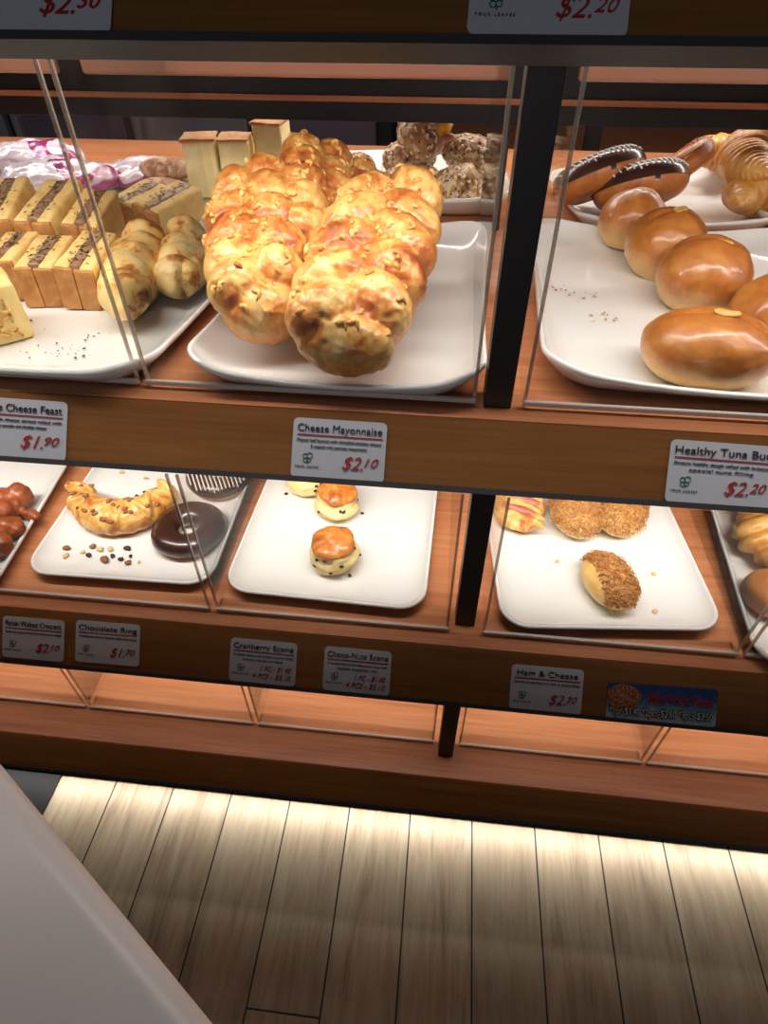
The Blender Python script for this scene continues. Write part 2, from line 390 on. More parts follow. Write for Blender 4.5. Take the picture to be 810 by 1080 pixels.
def price_card(title, desc, price, label, tl, tr, bl, lv, kind='single'):
    c, W, Hh = card_base('price_card', label, tl, tr, bl, lv, m_card)
    if title:
        put_text(c, 'title', title, W * .5, Hh * .785, m_ink, 'c', width=W * (.9 if len(title) > 12 else .84), height=Hh * .125)
        obj('rule', boxbm(W * .05, W * .96, Hh * .715, Hh * .735, .0001, .0006), m_red, c)
    for i, d in enumerate(desc):
        put_text(c, 'description', d, W * .5, Hh * (.62 - .1 * i), m_ink2, 'c', width=W * (.9 if i == 0 and len(d) > 30 else .6), height=Hh * .045)
    logo(c, W * .17, Hh * .34, Hh * .075)
    put_text(c, 'maker_name', 'FOUR LEAVES', W * .17, Hh * .185, m_ink2, 'c', width=W * .25, height=Hh * .028, space=1.6)
    if kind == 'single':
        a, b = price.split('.')
        put_text(c, 'price', '$' + a + '.', W * .77, Hh * .19, m_red, 'r', width=W * .22, height=Hh * .22, shear=.35)
        put_text(c, 'price_cents', b, W * .785, Hh * .25, m_red, 'l', width=W * .15, height=Hh * .15, shear=.35)
    else:
        for k, ln in enumerate(price):
            put_text(c, 'price', ln, W * .93, Hh * (.3 - .18 * k), m_red, 'r', width=W * (.46 if k == 0 else .58), height=Hh * .12, shear=.35)
    return c
price_card('', [], '2.30', 'large silver price card reading $2.30 on the top rail at left', (-43, -70), (123, -68), (-52, 34), 'top')
price_card('', [], '2.20', 'large silver price card reading $2.20 on the top rail above the tall black post', (501, -66), (671, -63), (500, 38), 'top')
price_card('Double Cheese Feast', ['Bun filled with cheese spread rolled with', 'parmesan powder and cheddar cheese'], '1.90', 'grey price card titled Double Cheese Feast on the middle rail', (-32, 417), (72.5, 424.5), (-36, 479), 'middle')
price_card('Cheese Mayonnaise', ['Pleated loaf layered with shredded cheddar cheese', '& topped with japanese mayonnaise'], '2.10', 'grey price card titled Cheese Mayonnaise below the braided loaves', (310.5, 440), (409, 446.5), (307, 503), 'middle')
price_card('Healthy Tuna Bun', ['Savoury healthy dough rolled with in-house', 'special tuna filling'], '2.20', 'grey price card titled Healthy Tuna Bun below the glossy brown buns', (707.5, 463), (820, 471.5), (701, 529), 'middle')
price_card('Raisin Walnut Crescent', ['Raisin and walnuts with dark sweet in bun dough'], '2.10', 'small grey price card titled Raisin Walnut Crescent on the lower rail', (4, 649), (69, 654.5), (2, 692), 'lower')
price_card('Chocolate Ring', ['Traditional donut coated with chocolate'], '1.70', 'small grey price card titled Chocolate Ring below the chocolate donut', (81, 653.5), (148.5, 659), (79, 697), 'lower')
price_card('Cranberry Scone', ['A classic scone with buttery mix and dried', 'cranberries'], ['1 PC - $1.40', '4 PCS - $5.10'], 'small grey price card titled Cranberry Scone on the lower rail', (244, 672), (314, 678.5), (242, 717), 'lower', 'multi')
price_card('Choco-Nuts Scone', ['A scone filled with chocolate chips with', 'roasted chocolate nuts'], ['1 PC - $1.40', '4 PCS - $5.10'], 'small grey price card titled Choco-Nuts Scone on the lower rail', (343, 681), (413.5, 687.5), (340.5, 727), 'lower', 'multi')
price_card('Ham & Cheese', ['Savoury bread filled with ham & cheese filling'], '2.30', 'small grey price card titled Ham & Cheese below the floss buns', (540, 700), (616, 706.5), (537, 747), 'lower')
def floss_label():
    m, nt, b = nodes_mat('blue_label_print')
    tc = nt.nodes.new('ShaderNodeTexCoord'); sp = nt.nodes.new('ShaderNodeSeparateXYZ'); nt.links.new(tc.outputs['Generated'], sp.inputs[0])
    s = math_(nt, 'ADD', sp.outputs['Y'], math_(nt, 'MULTIPLY', math_(nt, 'SUBTRACT', tex(nt, 90, 3), .5), .5))
    nt.links.new(ramp(nt, [(.15, (190, 200, 205)), (.4, (120, 150, 175)), (.62, (50, 84, 140)), (1, (36, 62, 120))], s), b.inputs['Base Color'])
    c, W, Hh = card_base('price_label', 'narrow blue Mini Pork Floss price label with a floss photo', (641, 719), (757, 727), (640, 758), 'lower', m)
    pic, nt, b = nodes_mat('printed_floss_photo')
    nt.links.new(ramp(nt, [(.35, (78, 40, 22)), (.5, (170, 100, 60)), (.62, (214, 150, 100))], tex(nt, 420, 3)), b.inputs['Base Color'])
    bm = bmesh.new(); pts = []
    for i in range(28):
        a = 2 * PI * i / 28; q = 1 + .10 * math.sin(5 * a) + .05 * math.sin(9 * a)
        pts.append((max(.0006, W * .15 + W * .155 * q * math.cos(a)), min(Hh * .97, Hh * .60 + Hh * .42 * q * math.sin(a)), .0004))
    vs = [bm.verts.new(p) for p in pts]; vb = [bm.verts.new((p[0], p[1], 0)) for p in pts]; bm.faces.new(vs)
    for i in range(28): bm.faces.new((vb[i], vb[(i + 1) % 28], vs[(i + 1) % 28], vs[i]))
    obj('floss_picture', bm, pic, c)
    put_text(c, 'title', 'Mini Pork Floss', W * .38, Hh * .52, m_red, 'l', width=W * .58, height=Hh * .26, bold=.012)
    dk = plain('black_outline_print', (14, 14, 18), .6); wh = plain('white_print', (214, 220, 226), .6)
    t = put_text(c, 'price_outline', '*1pc-$1.40 *2pcs-$2.60 *3pcs-$3.50', W * .02, Hh * .17, dk, 'l', width=W * .95, height=Hh * .2, bold=.07)
    t = put_text(c, 'price', '*1pc-$1.40 *2pcs-$2.60 *3pcs-$3.50', W * .025, Hh * .17, wh, 'l', width=W * .94, height=Hh * .2, bold=.0); t.location.z = .0004
floss_label()
# ------------------------------------------------------------------ ceramic trays
def rr(w_, d, r, n, s=1.0):
    """rounded rectangle outline, n points per corner"""
    pts = []
    for cx, cy, a0 in ((w_ / 2 - r, d / 2 - r, 0), (-w_ / 2 + r, d / 2 - r, 90), (-w_ / 2 + r, -d / 2 + r, 180), (w_ / 2 - r, -d / 2 + r, 270)):
        for i in range(n + 1):
            t = R(a0 + 90 * i / n); pts.append(Vector((cx + r * math.cos(t), cy + r * math.sin(t))))
    out = []   # add points along the straight sides
    for i, p in enumerate(pts):
        q = pts[(i + 1) % len(pts)]; out.append(p)
        if (i + 1) % (n + 1) == 0:
            for k in range(1, 7): out.append(p.lerp(q, k / 7))
    return out
def tray(label, x, y, z, w_, d, rz=0, h=.022, r=.045, wave=.0, name='serving_tray', group='white ceramic trays', t=.005, flare=.022):
    prof = [(.5, .004, -1), (flare + .028, .004, 0), (flare + .012, .0045, 0), (flare, .007, 0), (flare * .55, .55 * h, 0), (flare * .2, .9 * h, 0), (.0035, h, 0), (.001, h - .0005, 0), (0, h - .003, 0),
            (.002, h - .006, 0), (flare * .6, .3 * h, 0), (flare + .004, .0015, 0), (flare + .010, 0, 0), (.5, .0, -1)]
    bm = bmesh.new(); rings = []
    for ins, zz, c in prof:
        if c < 0: rings.append(None if True else 0); continue
        o = rr(w_ - 2 * ins, d - 2 * ins, max(.006, r - ins * .7), 7)
        ring = []
        for p in o:
            k = 0
            if wave:
                u = abs(p.x) / (w_ / 2); v = abs(p.y) / (d / 2)
                k = wave * ((u * v) ** 2.2 - .30 * max(u, v) ** 4) * min(1, zz / h)
            ring.append(bm.verts.new((p.x * (1 + k * 1.2), p.y * (1 + k * .6), zz + k)))
        rings.append(ring)
    rs = [q for q in rings if q]
    for A, B in zip(rs, rs[1:]):
        for i in range(len(A)): bm.faces.new((A[i], A[(i + 1) % len(A)], B[(i + 1) % len(A)], B[i]))
    bm.faces.new(rs[0][::-1]); bm.faces.new(rs[-1])
    bmesh.ops.recalc_face_normals(bm, faces=bm.faces)
    o = obj(name, bm, m_ceramic, smooth=True); o.location = (x, y, z); o.rotation_euler = (0, 0, rz)
    return setp(o, label, 'tray', group)
ZM, ZL = 1.037, .715
tray('square white ceramic tray under the braided cheese loaves', -.096, .655, ZM, .275, .41, R(-1), .024, .05, .018)
tray('square white ceramic tray under the five glossy brown buns', .262, .672, ZM, .335, .40, R(-2), .024, .05, .018)
tray('white ceramic tray under the stuffed toast slices', -.46, .66, ZM, .42, .42, R(-4), .022, .055, .014)
tray('white ceramic tray under the walnut crescent and chocolate ring', -.408, .640, ZL, .255, .335, R(1), .020, .035)
tray('white ceramic tray holding three round scones', -.127, .634, ZL, .262, .335, R(-1.5), .020, .035)
tray('white ceramic tray holding pork floss buns and ham bread', .212, .640, ZL, .270, .36, R(5), .020, .035)
tray('white ceramic tray at far left with fried pastry', -.705, .60, ZL, .27, .36, R(6), .020, .035)
tray('white ceramic tray at far right with sausage bread', .530, .600, ZL, .27, .36, R(-4), .020, .035)
tray('white ceramic tray on rear side under the seeded rolls', -.02, 1.045, ZM, .20, .24, R(4), .036, .05, .012, flare=.03)
tray('white ceramic tray on rear side under the drizzled donuts', .30, 1.02, ZM, .29, .25, R(8), .024, .05, .012)
tray('white ceramic tray on rear side under the croissants', .56, 1.01, ZM, .27, .26, R(-6), .026, .05, .012)
tray('white ceramic platter on rear side under sugar donuts and toast', -.44, 1.03, ZM, .36, .23, R(-5), .018, .10)
tray('white ceramic tray behind the braided loaves', -.21, 1.12, ZM, .20, .22, R(-3), .024, .05, .01)
# ------------------------------------------------------------------ bread materials
CR, GD, BR, DK = (246, 216, 138), (222, 160, 74), (178, 98, 36), (112, 56, 24)
m_loaf = bread('braided_cheese_crust', [(.30, (246, 216, 148)), (.44, (238, 190, 108)), (.52, (218, 148, 72)), (.59, (196, 112, 50)), (.68, (138, 70, 34))], scale=26, dist=1.0, fine=120, coat=.4, bmp=.7, base=(208, 130, 58), zr=(.012, .056), toast=(15, .5))
m_bun = bread('glossy_bun_crust', [(.3, (204, 138, 64)), (.5, (174, 104, 44)), (.7, (134, 74, 30))], scale=14, dist=.3, coat=.5, bmp=.45, base=(232, 190, 122), zr=(.004, .030), r=.38)
m_fill = bread('pale_filling', [(.3, (228, 188, 112)), (.7, (200, 146, 70))], scale=60, coat=.2)
m_crumb = bread('yellow_toast_crumb', [(.3, (248, 226, 156)), (.5, (240, 208, 132)), (.66, (220, 172, 96))], scale=24, coat=.0, bmp=.35, r=.7)
m_crust = bread('brown_toast_crust', [(.3, (220, 168, 104)), (.5, (192, 136, 76)), (.7, (158, 102, 54))], scale=70, dist=.2, coat=0, bmp=.5, r=.65)
m_tuna = bread('grey_brown_filling', [(.3, (196, 160, 126)), (.5, (164, 128, 98)), (.7, (120, 88, 66))], scale=110, coat=.1, bmp=.8)
m_cheeseb = bread('toasted_cheese_crust', [(.40, (250, 220, 150)), (.54, (244, 200, 118)), (.60, (214, 148, 76)), (.68, (158, 86, 40))], scale=60, dist=.4, fine=230, coat=.15, bmp=.6, toast=(16, .65))
m_white = bread('pale_bread_crumb', [(.3, (250, 238, 186)), (.7, (238, 214, 146))], scale=60, coat=0, bmp=.3, r=.8)
m_sugar = bread('sugar_dusted_crust', [(.36, (240, 222, 208)), (.5, (206, 160, 128)), (.62, (176, 118, 80))], scale=90, coat=0, bmp=.5, r=.8)
m_seed = bread('seeded_crust', [(.40, (84, 58, 38)), (.43, (166, 116, 70)), (.5, (194, 146, 94)), (.57, (206, 164, 112)), (.60, (238, 218, 178))], scale=75, dist=.6, fine=170, coat=.1, bmp=.9)
m_donut = bread('fried_dough', [(.3, (220, 150, 76)), (.5, (190, 114, 48)), (.7, (150, 80, 30))], scale=14, coat=.2, bmp=.2)
m_choc = plain('dark_chocolate_glaze', (58, 32, 26), .28, coat=.5)
m_icing = plain('white_icing', (240, 236, 230), .4)
m_crois = bread('croissant_crust', [(.3, (238, 190, 110)), (.5, (206, 142, 62)), (.66, (156, 88, 34))], scale=16, dist=.5, coat=.3, bmp=.3)
m_walnut = plain('walnut_brown', (146, 92, 52), .5)
m_raisin = plain('dark_raisin', (52, 26, 20), .4)
m_nutpale = plain('pale_nut', (226, 190, 130), .55)
m_cresc = bread('walnut_crescent_crust', [(.3, (246, 212, 134)), (.47, (228, 172, 88)), (.58, (190, 116, 50)), (.7, (136, 72, 30))], scale=34, dist=1.0, coat=.3, bmp=.6)
m_scone = bread('scone_side', [(.3, (246, 230, 176)), (.55, (234, 206, 138)), (.7, (208, 166, 98))], scale=40, coat=.05, bmp=.6, r=.6)
m_sctop = bread('scone_top', [(.3, (236, 178, 92)), (.48, (206, 126, 50)), (.66, (150, 74, 28))], scale=40, coat=.4, bmp=.5)
m_fried = bread('fried_chicken_crust', [(.32, (188, 110, 60)), (.5, (150, 76, 40)), (.66, (92, 42, 24))], scale=45, coat=.3, bmp=.8)
m_oat = plain('cream_oat_flake', (240, 222, 182), .6)
m_ham = bread('ham_bread_crust', [(.36, (248, 222, 140)), (.48, (232, 180, 100)), (.6, (190, 108, 50))], scale=30, dist=1, coat=.25, bmp=.5)
m_hamp = bread('pink_ham', [(.3, (214, 140, 120)), (.6, (180, 96, 84))], scale=40, coat=.3)
m_floss = bread('pork_floss', [(.36, (150, 88, 44)), (.5, (206, 144, 82)), (.64, (236, 184, 116))], scale=300, coat=0, bmp=.2, r=.7)
m_flossb = bread('floss_bun_crust', [(.3, (248, 214, 128)), (.6, (226, 160, 72)), (.75, (196, 122, 50))], scale=14, coat=.2, bmp=.2, base=(250, 232, 180), zr=(0, .03))
m_yel = plain('yellow_cheese', (246, 190, 40), .35, coat=.4)
m_herb = plain('dried_green_herbs', (58, 62, 34), .8)
def food(name, label, cat, me, mat, loc, rot=(0, 0, 0), group=None):
    """a one-mesh thing"""
    o = obj(name, me, mat, smooth=True); o.location = loc; o.rotation_euler = rot
    return setp(o, label, cat, group)
# ------------------------------------------------------------------ braided cheese loaves
def loaf_mesh(L, W, seed, rows=5):
    random.seed(seed); bm = bmesh.new()
    ell(bm, (0, L * .36, .033), (W * .47, L * .37, .038), sub=4); ell(bm, (0, L * .64, .033), (W * .47, L * .37, .038), sub=4)
    for i in range(rows):
        u = .13 + .72 * i / (rows - 1); y = L * u; q = math.sin(PI * (.20 + .62 * i / (rows - 1))) ** .25
        for s in (-1, 1):
            yy = y + (L * .085 if s > 0 else 0) + random.uniform(-.004, .004)
            ell(bm, (s * W * .235 * q, yy, .048 + .006 * q + random.uniform(-.002, .003)), (W * .345 * q, .0235, .026), (R(random.uniform(-10, 10)), R(s * 14), R(s * -34)), 4)
    ell(bm, (0, L * .07, .036), (W * .40, .024, .028), sub=4); ell(bm, (0, L * .93, .036), (W * .34, .022, .028), sub=4)
    return fuse(bm, .0024, 2, [(18, .0025, 'n'), (48, .0014, 'f'), (95, .0012, 'r'), (200, .0005, 'n')], flat=True)
def crisp_cheese(me_host, L, W, seed, n=60):
    """melted shreds of cheese baked onto the upper face"""
    random.seed(seed); bm = bmesh.new(); vs = [v for v in me_host.vertices if v.normal.z > .45 and v.co.z > .035]
    for _ in range(n):
        v = random.choice(vs); c = v.co + v.normal * .0006; a = random.uniform(0, 2 * PI); k = random.uniform(.006, .013); cu = random.uniform(-.5, .5)
        u = v.normal.orthogonal().normalized(); w_ = v.normal.cross(u); d = u * math.cos(a) + w_ * math.sin(a); e = w_ * math.cos(a) - u * math.sin(a)
        pts = []
        for j in range(8):
            t = j / 7 - .5; pts.append(c + d * t * k + e * (cu * k * (1 - 4 * t * t) + .12 * k * math.sin(9 * t)) - v.normal * (t * t * .006))
        tube(bm, pts, lambda t: .0019 * (.3 + math.sin(PI * t)), 6)
    return bm
m_shred = bread('baked_cheese_shreds', [(.36, (250, 222, 140)), (.5, (234, 176, 92)), (.62, (190, 116, 54))], scale=60, coat=.3, bmp=.4)
def loaf(label, loc, rot, L, W, seed):
    t = thing('braided_loaf', label, 'bread loaf', loc, group='braided cheese mayonnaise loaves', rot=rot)
    me = loaf_mesh(L, W, seed); sh = crisp_cheese(me, L, W, seed, 70)
    obj('bread_body', me, m_loaf, t, True); setp(obj('cheese_shreds', sh, m_shred, t, True), kind='stuff')
    return t
TZ = ZM + .0055
loaf('braided cheese loaf with dark brown knots, rightmost and nearest on the tray', (-.089, .466, TZ + .002), (R(12), R(4), R(-5)), .250, .110, 11)
loaf('braided cheese loaf at the left front of its tray, pale crisp cheese topping', (-.162, .515, TZ + .004), (R(12), R(-6), R(14)), .230, .094, 23)
loaf('braided cheese loaf standing taller directly behind the left front loaf', (-.160, .610, TZ + .020), (R(14), R(30), R(17)), .215, .085, 35)
loaf('braided cheese loaf glimpsed in the gap before the rightmost loaf', (-.134, .640, TZ + .014), (R(9), R(45), R(10)), .20, .075, 47)
# ------------------------------------------------------------------ glossy buns
def bun_mesh(seed):
    random.seed(seed); bm = bmesh.new(); ell(bm, (0, 0, .028), (.048, .045, .037), sub=5)
    me = fuse(bm, .0028, 3, [(14, .0035, 'n'), (34, .0016, 'f')])
    for v in me.vertices:   # pinched seam across the top
        d = abs(v.co.y + .004 * math.sin(v.co.x * 60)); 
        if v.co.z > .03: v.co.z -= .0022 * math.exp(-(d / .003) ** 2) * max(0, math.cos(v.co.x / .05 * 1.4))
    return me
def tuna_bun(label, x, y, rz, seed, s=(1, 1, 1), tilt=0, z=0, fill=(.004, .0, .014, .006)):
    t = thing('glossy_bun', label, 'bun', (x, y, TZ + z), group='glossy brown tuna buns', rot=(tilt, 0, rz)); t.scale = s
    obj('bun_body', bun_mesh(seed), m_bun, t, True)
    random.seed(seed + 1); bm = bmesh.new()
    for k in range(5): ell(bm, (fill[0] + random.uniform(-1, 1) * fill[2] * .6, fill[1] + random.uniform(-1, 1) * fill[3] * .6, .0632 - abs(fill[0]) * .15), (.007, .004, .0028), (0, 0, random.uniform(-1, 1)), 3)
    obj('exposed_filling', fuse(bm, .0012, 2, [(150, .0008, 'n')], False), m_fill, t, True)
    return t
tuna_bun('glossy brown bun farthest back in the diagonal line of buns', .226, .850, R(-35), 3, (.88, .95, 1.05), R(-8))
tuna_bun('glossy brown bun second from the back of the line, pale side showing', .248, .772, R(25), 5, (.98, 1, 1.12), R(6))
tuna_bun('glossy brown bun third from the back, in the middle of the line', .270, .682, R(-8), 8, (1, 1, 1.08), R(4))
tuna_bun('glossy brown bun with a long crease, cut off by the right picture edge', .322, .598, R(35), 12, (1.05, 1, 1.05), R(0))
tuna_bun('wide glossy brown bun with pale filling on top, nearest the tray front', .236, .528, R(-6), 15, (1.20, 1.0, .95), R(0))
# ------------------------------------------------------------------ stuffed toast slices
def toast(label, loc, rot, w_, d, h, seed, herb=True, cheese=False):
    random.seed(seed)
    t = thing('stuffed_toast', label, 'stuffed toast', loc, group='stuffed toast slices', rot=rot)
    def slab(x0, x1, y0, y1, z0, z1, amp=.0012, bev=.003):
        bm = boxbm(x0, x1, y0, y1, z0, z1, bev)
        bmesh.ops.subdivide_edges(bm, edges=[e for e in bm.edges if e.calc_length() > .01], cuts=7, use_grid_fill=True)
        bm.normal_update()
        me = bpy.data.meshes.new('s'); bm.to_mesh(me); bm.free(); rough(me, [(40, amp, 'n'), (120, amp * .5, 'n')], False); return me
    if cheese:
        obj('bread_body', slab(-w_ / 2, w_ / 2, .002, d, 0, h), m_crumb, t, True)
        bm = bmesh.new()
        for _ in range(70):
            x, z = random.gauss(0, w_ * .17), random.gauss(h * .5, h * .17)
            a = random.uniform(0, PI); k = .005
            tube(bm, [(x - k * math.cos(a), .0015, z - k * math.sin(a)), (x, -.0005, z), (x + k * math.cos(a), .0015, z + k * math.sin(a) * .6)], .0011, 5)
        obj('toasted_cheese', bm, m_shred, t, True)
        bm = bmesh.new()
        for _ in range(4): ell(bm, (random.uniform(-.01, .01), random.uniform(.008, .03), h), (.006, .005, .003), sub=2)
        obj('filling', bm, m_tuna, t, True); return t
    g = w_ * .30
    obj('slice', slab(-w_ / 2, -g / 2 + .001, .002, d, 0, h), m_crumb, t, True)
    obj('slice', slab(g / 2 - .001, w_ / 2, .002, d, 0, h), m_crumb, t, True)
    fl = obj('filling', slab(-g / 2, g / 2, .006, d * .97, .004, h + .0005, .0015, .001), m_tuna, t, True)
    obj('crust', slab(-w_ / 2 - .0004, -.0004, -.002, .003, .0, h - .001, .0005, .0015), m_crust, t, True)
    obj('crust', slab(.0004, w_ / 2 + .0004, -.002, .003, .0, h - .002, .0005, .0015), m_crust, t, True)
    if herb:
        bm = bmesh.new()
        for _ in range(46):
            x, y = random.gauss(0, g * .55), random.uniform(.08, .92) * d; a = random.uniform(0, PI); k = random.uniform(.001, .0025)
            z = h + .0012
            tube(bm, [(x - k * math.cos(a), y - k * math.sin(a), z), (x, y, z + .0006), (x + k * math.cos(a), y + k * math.sin(a), z)], .00045, 4)
        obj('herb_flecks', bm, m_herb, t)
    return t
toast('stuffed toast at the very front left, its cut face covered in toasted cheese', (-.440, .508, TZ), (0, 0, R(42)), .070, .060, .056, 1, cheese=True)
for i, (x, y, z, rx, ry, rz, w_, d, h, lb) in enumerate([
    (-.487, .612, 0, 4, 0, 4, .040, .080, .044, 'stuffed toast in the front row, left of the twin crust ends'),
    (-.440, .600, 0, 5, 4, 8, .040, .085, .046, 'stuffed toast in the front row with green herbs on grey filling'),
    (-.396, .598, 0, 5, 6, 5, .040, .088, .046, 'stuffed toast in the front row, beside the long cheese bread'),
    (-.532, .700, .006, 8, -4, 10, .044, .10, .055, 'stuffed toast in the back row with herb-flecked filling, left one'),
    (-.482, .695, .006, 8, 2, 6, .044, .105, .055, 'stuffed toast in the back row, centre one with wide grey filling'),
    (-.436, .700, .004, 6, 6, 0, .040, .09, .052, 'stuffed toast in the back row behind the clear cover seam'),
    (-.545, .610, .002, 6, -12, 14, .046, .08, .056, 'stuffed toast at the left picture edge with brown filling'),
    (-.440, .815, .002, 6, 4, -16, .040, .08, .040, 'stuffed toast lying behind the long cheese bread'),
    (-.398, .800, .002, 6, 6, -22, .042, .085, .046, 'stuffed toast at the far right of its tray, brown crust end forward')]):
    random.seed(90 + i); toast(lb, (x, y, TZ + z), (R(rx + random.uniform(-3, 4)), R(ry + random.uniform(-3, 3)), R(rz + random.uniform(-6, 6))), w_, d, h * random.uniform(.95, 1.08), 60 + i)
def cheese_roll(label, a, b, W, h, seed):
    a, b = Vector(a), Vector(b); L = (b - a).length; random.seed(seed); bm = bmesh.new()
    ell(bm, (0, 0, h * .48), (W / 2, L / 2, h * .52), sub=5)
    for i in range(5): ell(bm, (random.uniform(-.006, .006), L * (-.36 + .18 * i), h * .58), (W * .40, L * .12, h * .46), sub=4)
    me = fuse(bm, .0028, 5, [(30, .003, 'f'), (120, .0006, 'n')])
    return food('long_cheese_bread', label, 'cheese bread', me, m_cheeseb, (a + b) / 2, (0, 0, math.atan2(-(b - a).x, (b - a).y)), 'long cheese breads beside the toasts')
cheese_roll('long yellow cheese bread with browned speckled ends, nearer to the toasts', (-.322, .540, TZ), (-.372, .735, TZ), .064, .056, 5)
cheese_roll('shorter yellow cheese bread with a brown top at the tray right edge', (-.287, .600, TZ), (-.322, .765, TZ), .060, .052, 9)
# brown bun behind the toasts
def plain_bun(label, x, y, z, s, mat, seed, name='brown_bun', cat='bun', group=None, rz=0):
    random.seed(seed); bm = bmesh.new(); ell(bm, (0, 0, s[2] * .48), (s[0], s[1], s[2] * .55), sub=4)
    me = fuse(bm, .004, 3, [(20, .004, 'n'), (80, .001, 'n')])
    return food(name, label, cat, me, mat, (x, y, z), (0, 0, rz), group)
plain_bun('smooth light brown bun behind the toasts at the left picture edge', -.655, .835, TZ, (.045, .04, .06), m_donut, 4)
# ------------------------------------------------------------------ rear side of the middle shelf
def thick_toast(label, x, y, rz, w_, d, h, seed, lean=0):
    random.seed(seed); t = thing('thick_toast', label, 'thick toast', (x, y, ZM + .006), group='thick pale toasts', rot=(R(lean), 0, rz))
    def sl(x0, x1, y0, y1, z0, z1, bev):
        bm = boxbm(x0, x1, y0, y1, z0, z1, bev)
        bmesh.ops.subdivide_edges(bm, edges=[e for e in bm.edges if e.calc_length() > .012], cuts=6, use_grid_fill=True)
        me = bpy.data.meshes.new('s'); bm.to_mesh(me); bm.free(); rough(me, [(30, .0022, 'n')], False); return me
    obj('crumb', sl(-w_ / 2, w_ / 2, 0, d, 0, h - .003, .004), m_white, t, True)
    obj('crust', sl(-w_ / 2 - .001, w_ / 2 + .001, -.001, d + .001, h - .003, h - .0005, .001), m_crust, t, True)
    return t
thick_toast('thick pale toast standing upright, leftmost behind the loaves', -.382, .985, R(12), .048, .05, .080, 1)
thick_toast('thick pale toast standing upright, middle one behind the loaves', -.334, 1.000, R(8), .046, .05, .078, 2)
thick_toast('thick pale toast standing upright, just above the tallest braided loaf', -.290, 1.03, R(-6), .046, .05, .094, 3)
for i, (x, y, z, lb) in enumerate([(-.445, 1.005, .02, 'sugar-dusted oblong donut lying on top at the rear platter'), (-.445, .972, 0, 'sugar-dusted oblong donut lying below another on the rear platter')]):
    random.seed(i); bm = bmesh.new(); ell(bm, (0, 0, .015), (.044, .02, .016), sub=4)
    food('sugar_donut', lb, 'sugar donut', fuse(bm, .003, 2, [(30, .0015, 'n')]), m_sugar, (x, y, ZM + .006 + z), (0, 0, R(5 - 9 * i)), 'sugar-dusted donuts')
def seeded(label, x, y, z, L, W, hh, rz, seed, ry=0):
    random.seed(seed); bm = bmesh.new(); ell(bm, (0, 0, hh * .48), (L / 2, W / 2, hh * .52), sub=4); ell(bm, (L * .2, 0, hh * .5), (L * .3, W * .5, hh * .5), sub=4)
    t = thing('seeded_roll', label, 'seeded roll', (x, y, z), group='seeded rolls on the rear tray', rot=(0, R(ry), R(rz))); t.scale = (1.18,) * 3
    me = fuse(bm, .003, 2, [(25, .004, 'f'), (140, .0009, 'n')]); 
    vs = [(v.co.copy(), v.normal.copy()) for v in me.vertices]
    obj('roll_body', me, m_seed, t, True)
    bm = bmesh.new()
    bs = bmesh.new()
    for k in range(210):
        c, n = random.choice(vs); q = n.to_track_quat('Z', 'Y').to_matrix().to_4x4(); g = bs if k % 3 == 0 else bm
        sz = (.0017, .0011, .0009, 1) if g is bs else (.0036, .0021, .0009, 1)
        bmesh.ops.create_icosphere(g, subdivisions=1, radius=1, matrix=Matrix.Translation(c) @ q @ Matrix.Rotation(random.uniform(0, PI), 4, 'Z') @ Matrix.Diagonal(sz))
    obj('oat_flakes', bm, m_oat, t, True); obj('dark_seeds', bs, m_raisin, t, True)
    return t
RZ = ZM + .008
seeded('seeded roll topmost on the rear pile, stuffed with ham and yellow cheese', -.048, 1.045, RZ + .055, .095, .062, .062, 75, 21, -20)
seeded('seeded roll at the upper right of the rear pile', .012, 1.035, RZ + .035, .075, .045, .040, -30, 22)
seeded('seeded roll at the lower right of the rear pile, nearest the black rear post', .000, .975, RZ, .062, .05, .046, 40, 23)
seeded('seeded roll at the lower left of the rear pile, next to the braided loaf', -.065, .985, RZ, .075, .05, .045, -10, 24)
seeded('seeded roll under the stuffed one, at the left of the rear pile', -.075, 1.05, RZ + .022, .07, .05, .042, 20, 25)
seeded('seeded roll at the back right of the rear pile', .03, 1.075, RZ, .07, .05, .05, 60, 26)
seeded('seeded roll lying apart on the tray behind the braided loaves', -.165, 1.035, ZM + .008, .07, .05, .045, 20, 27)
random.seed(3); bm = bmesh.new(); ell(bm, (0, 0, 0), (.016, .012, .012), sub=3); ell(bm, (.006, -.004, .006), (.012, .01, .009), sub=3)
food('yellow_cheese_slice', 'bright yellow cheese sticking out of the topmost seeded roll', 'cheese', fuse(bm, .002, 2, [(60, .001, 'n')], False), m_yel, (-.030, 1.010, RZ + .092))
random.seed(4); bm = bmesh.new()
for k in range(6): ell(bm, (-.03 + .012 * k, .004 * math.sin(k * 2), .004 * math.sin(k)), (.009, .006, .005), (0, .3, .2), 3)
food('ham_slice', 'brownish pink ham fold hanging from the topmost seeded roll', 'ham', fuse(bm, .0018, 2, [(60, .001, 'n')], False), m_hamp, (-.045, 1.000, RZ + .076), (0, R(-25), 0))
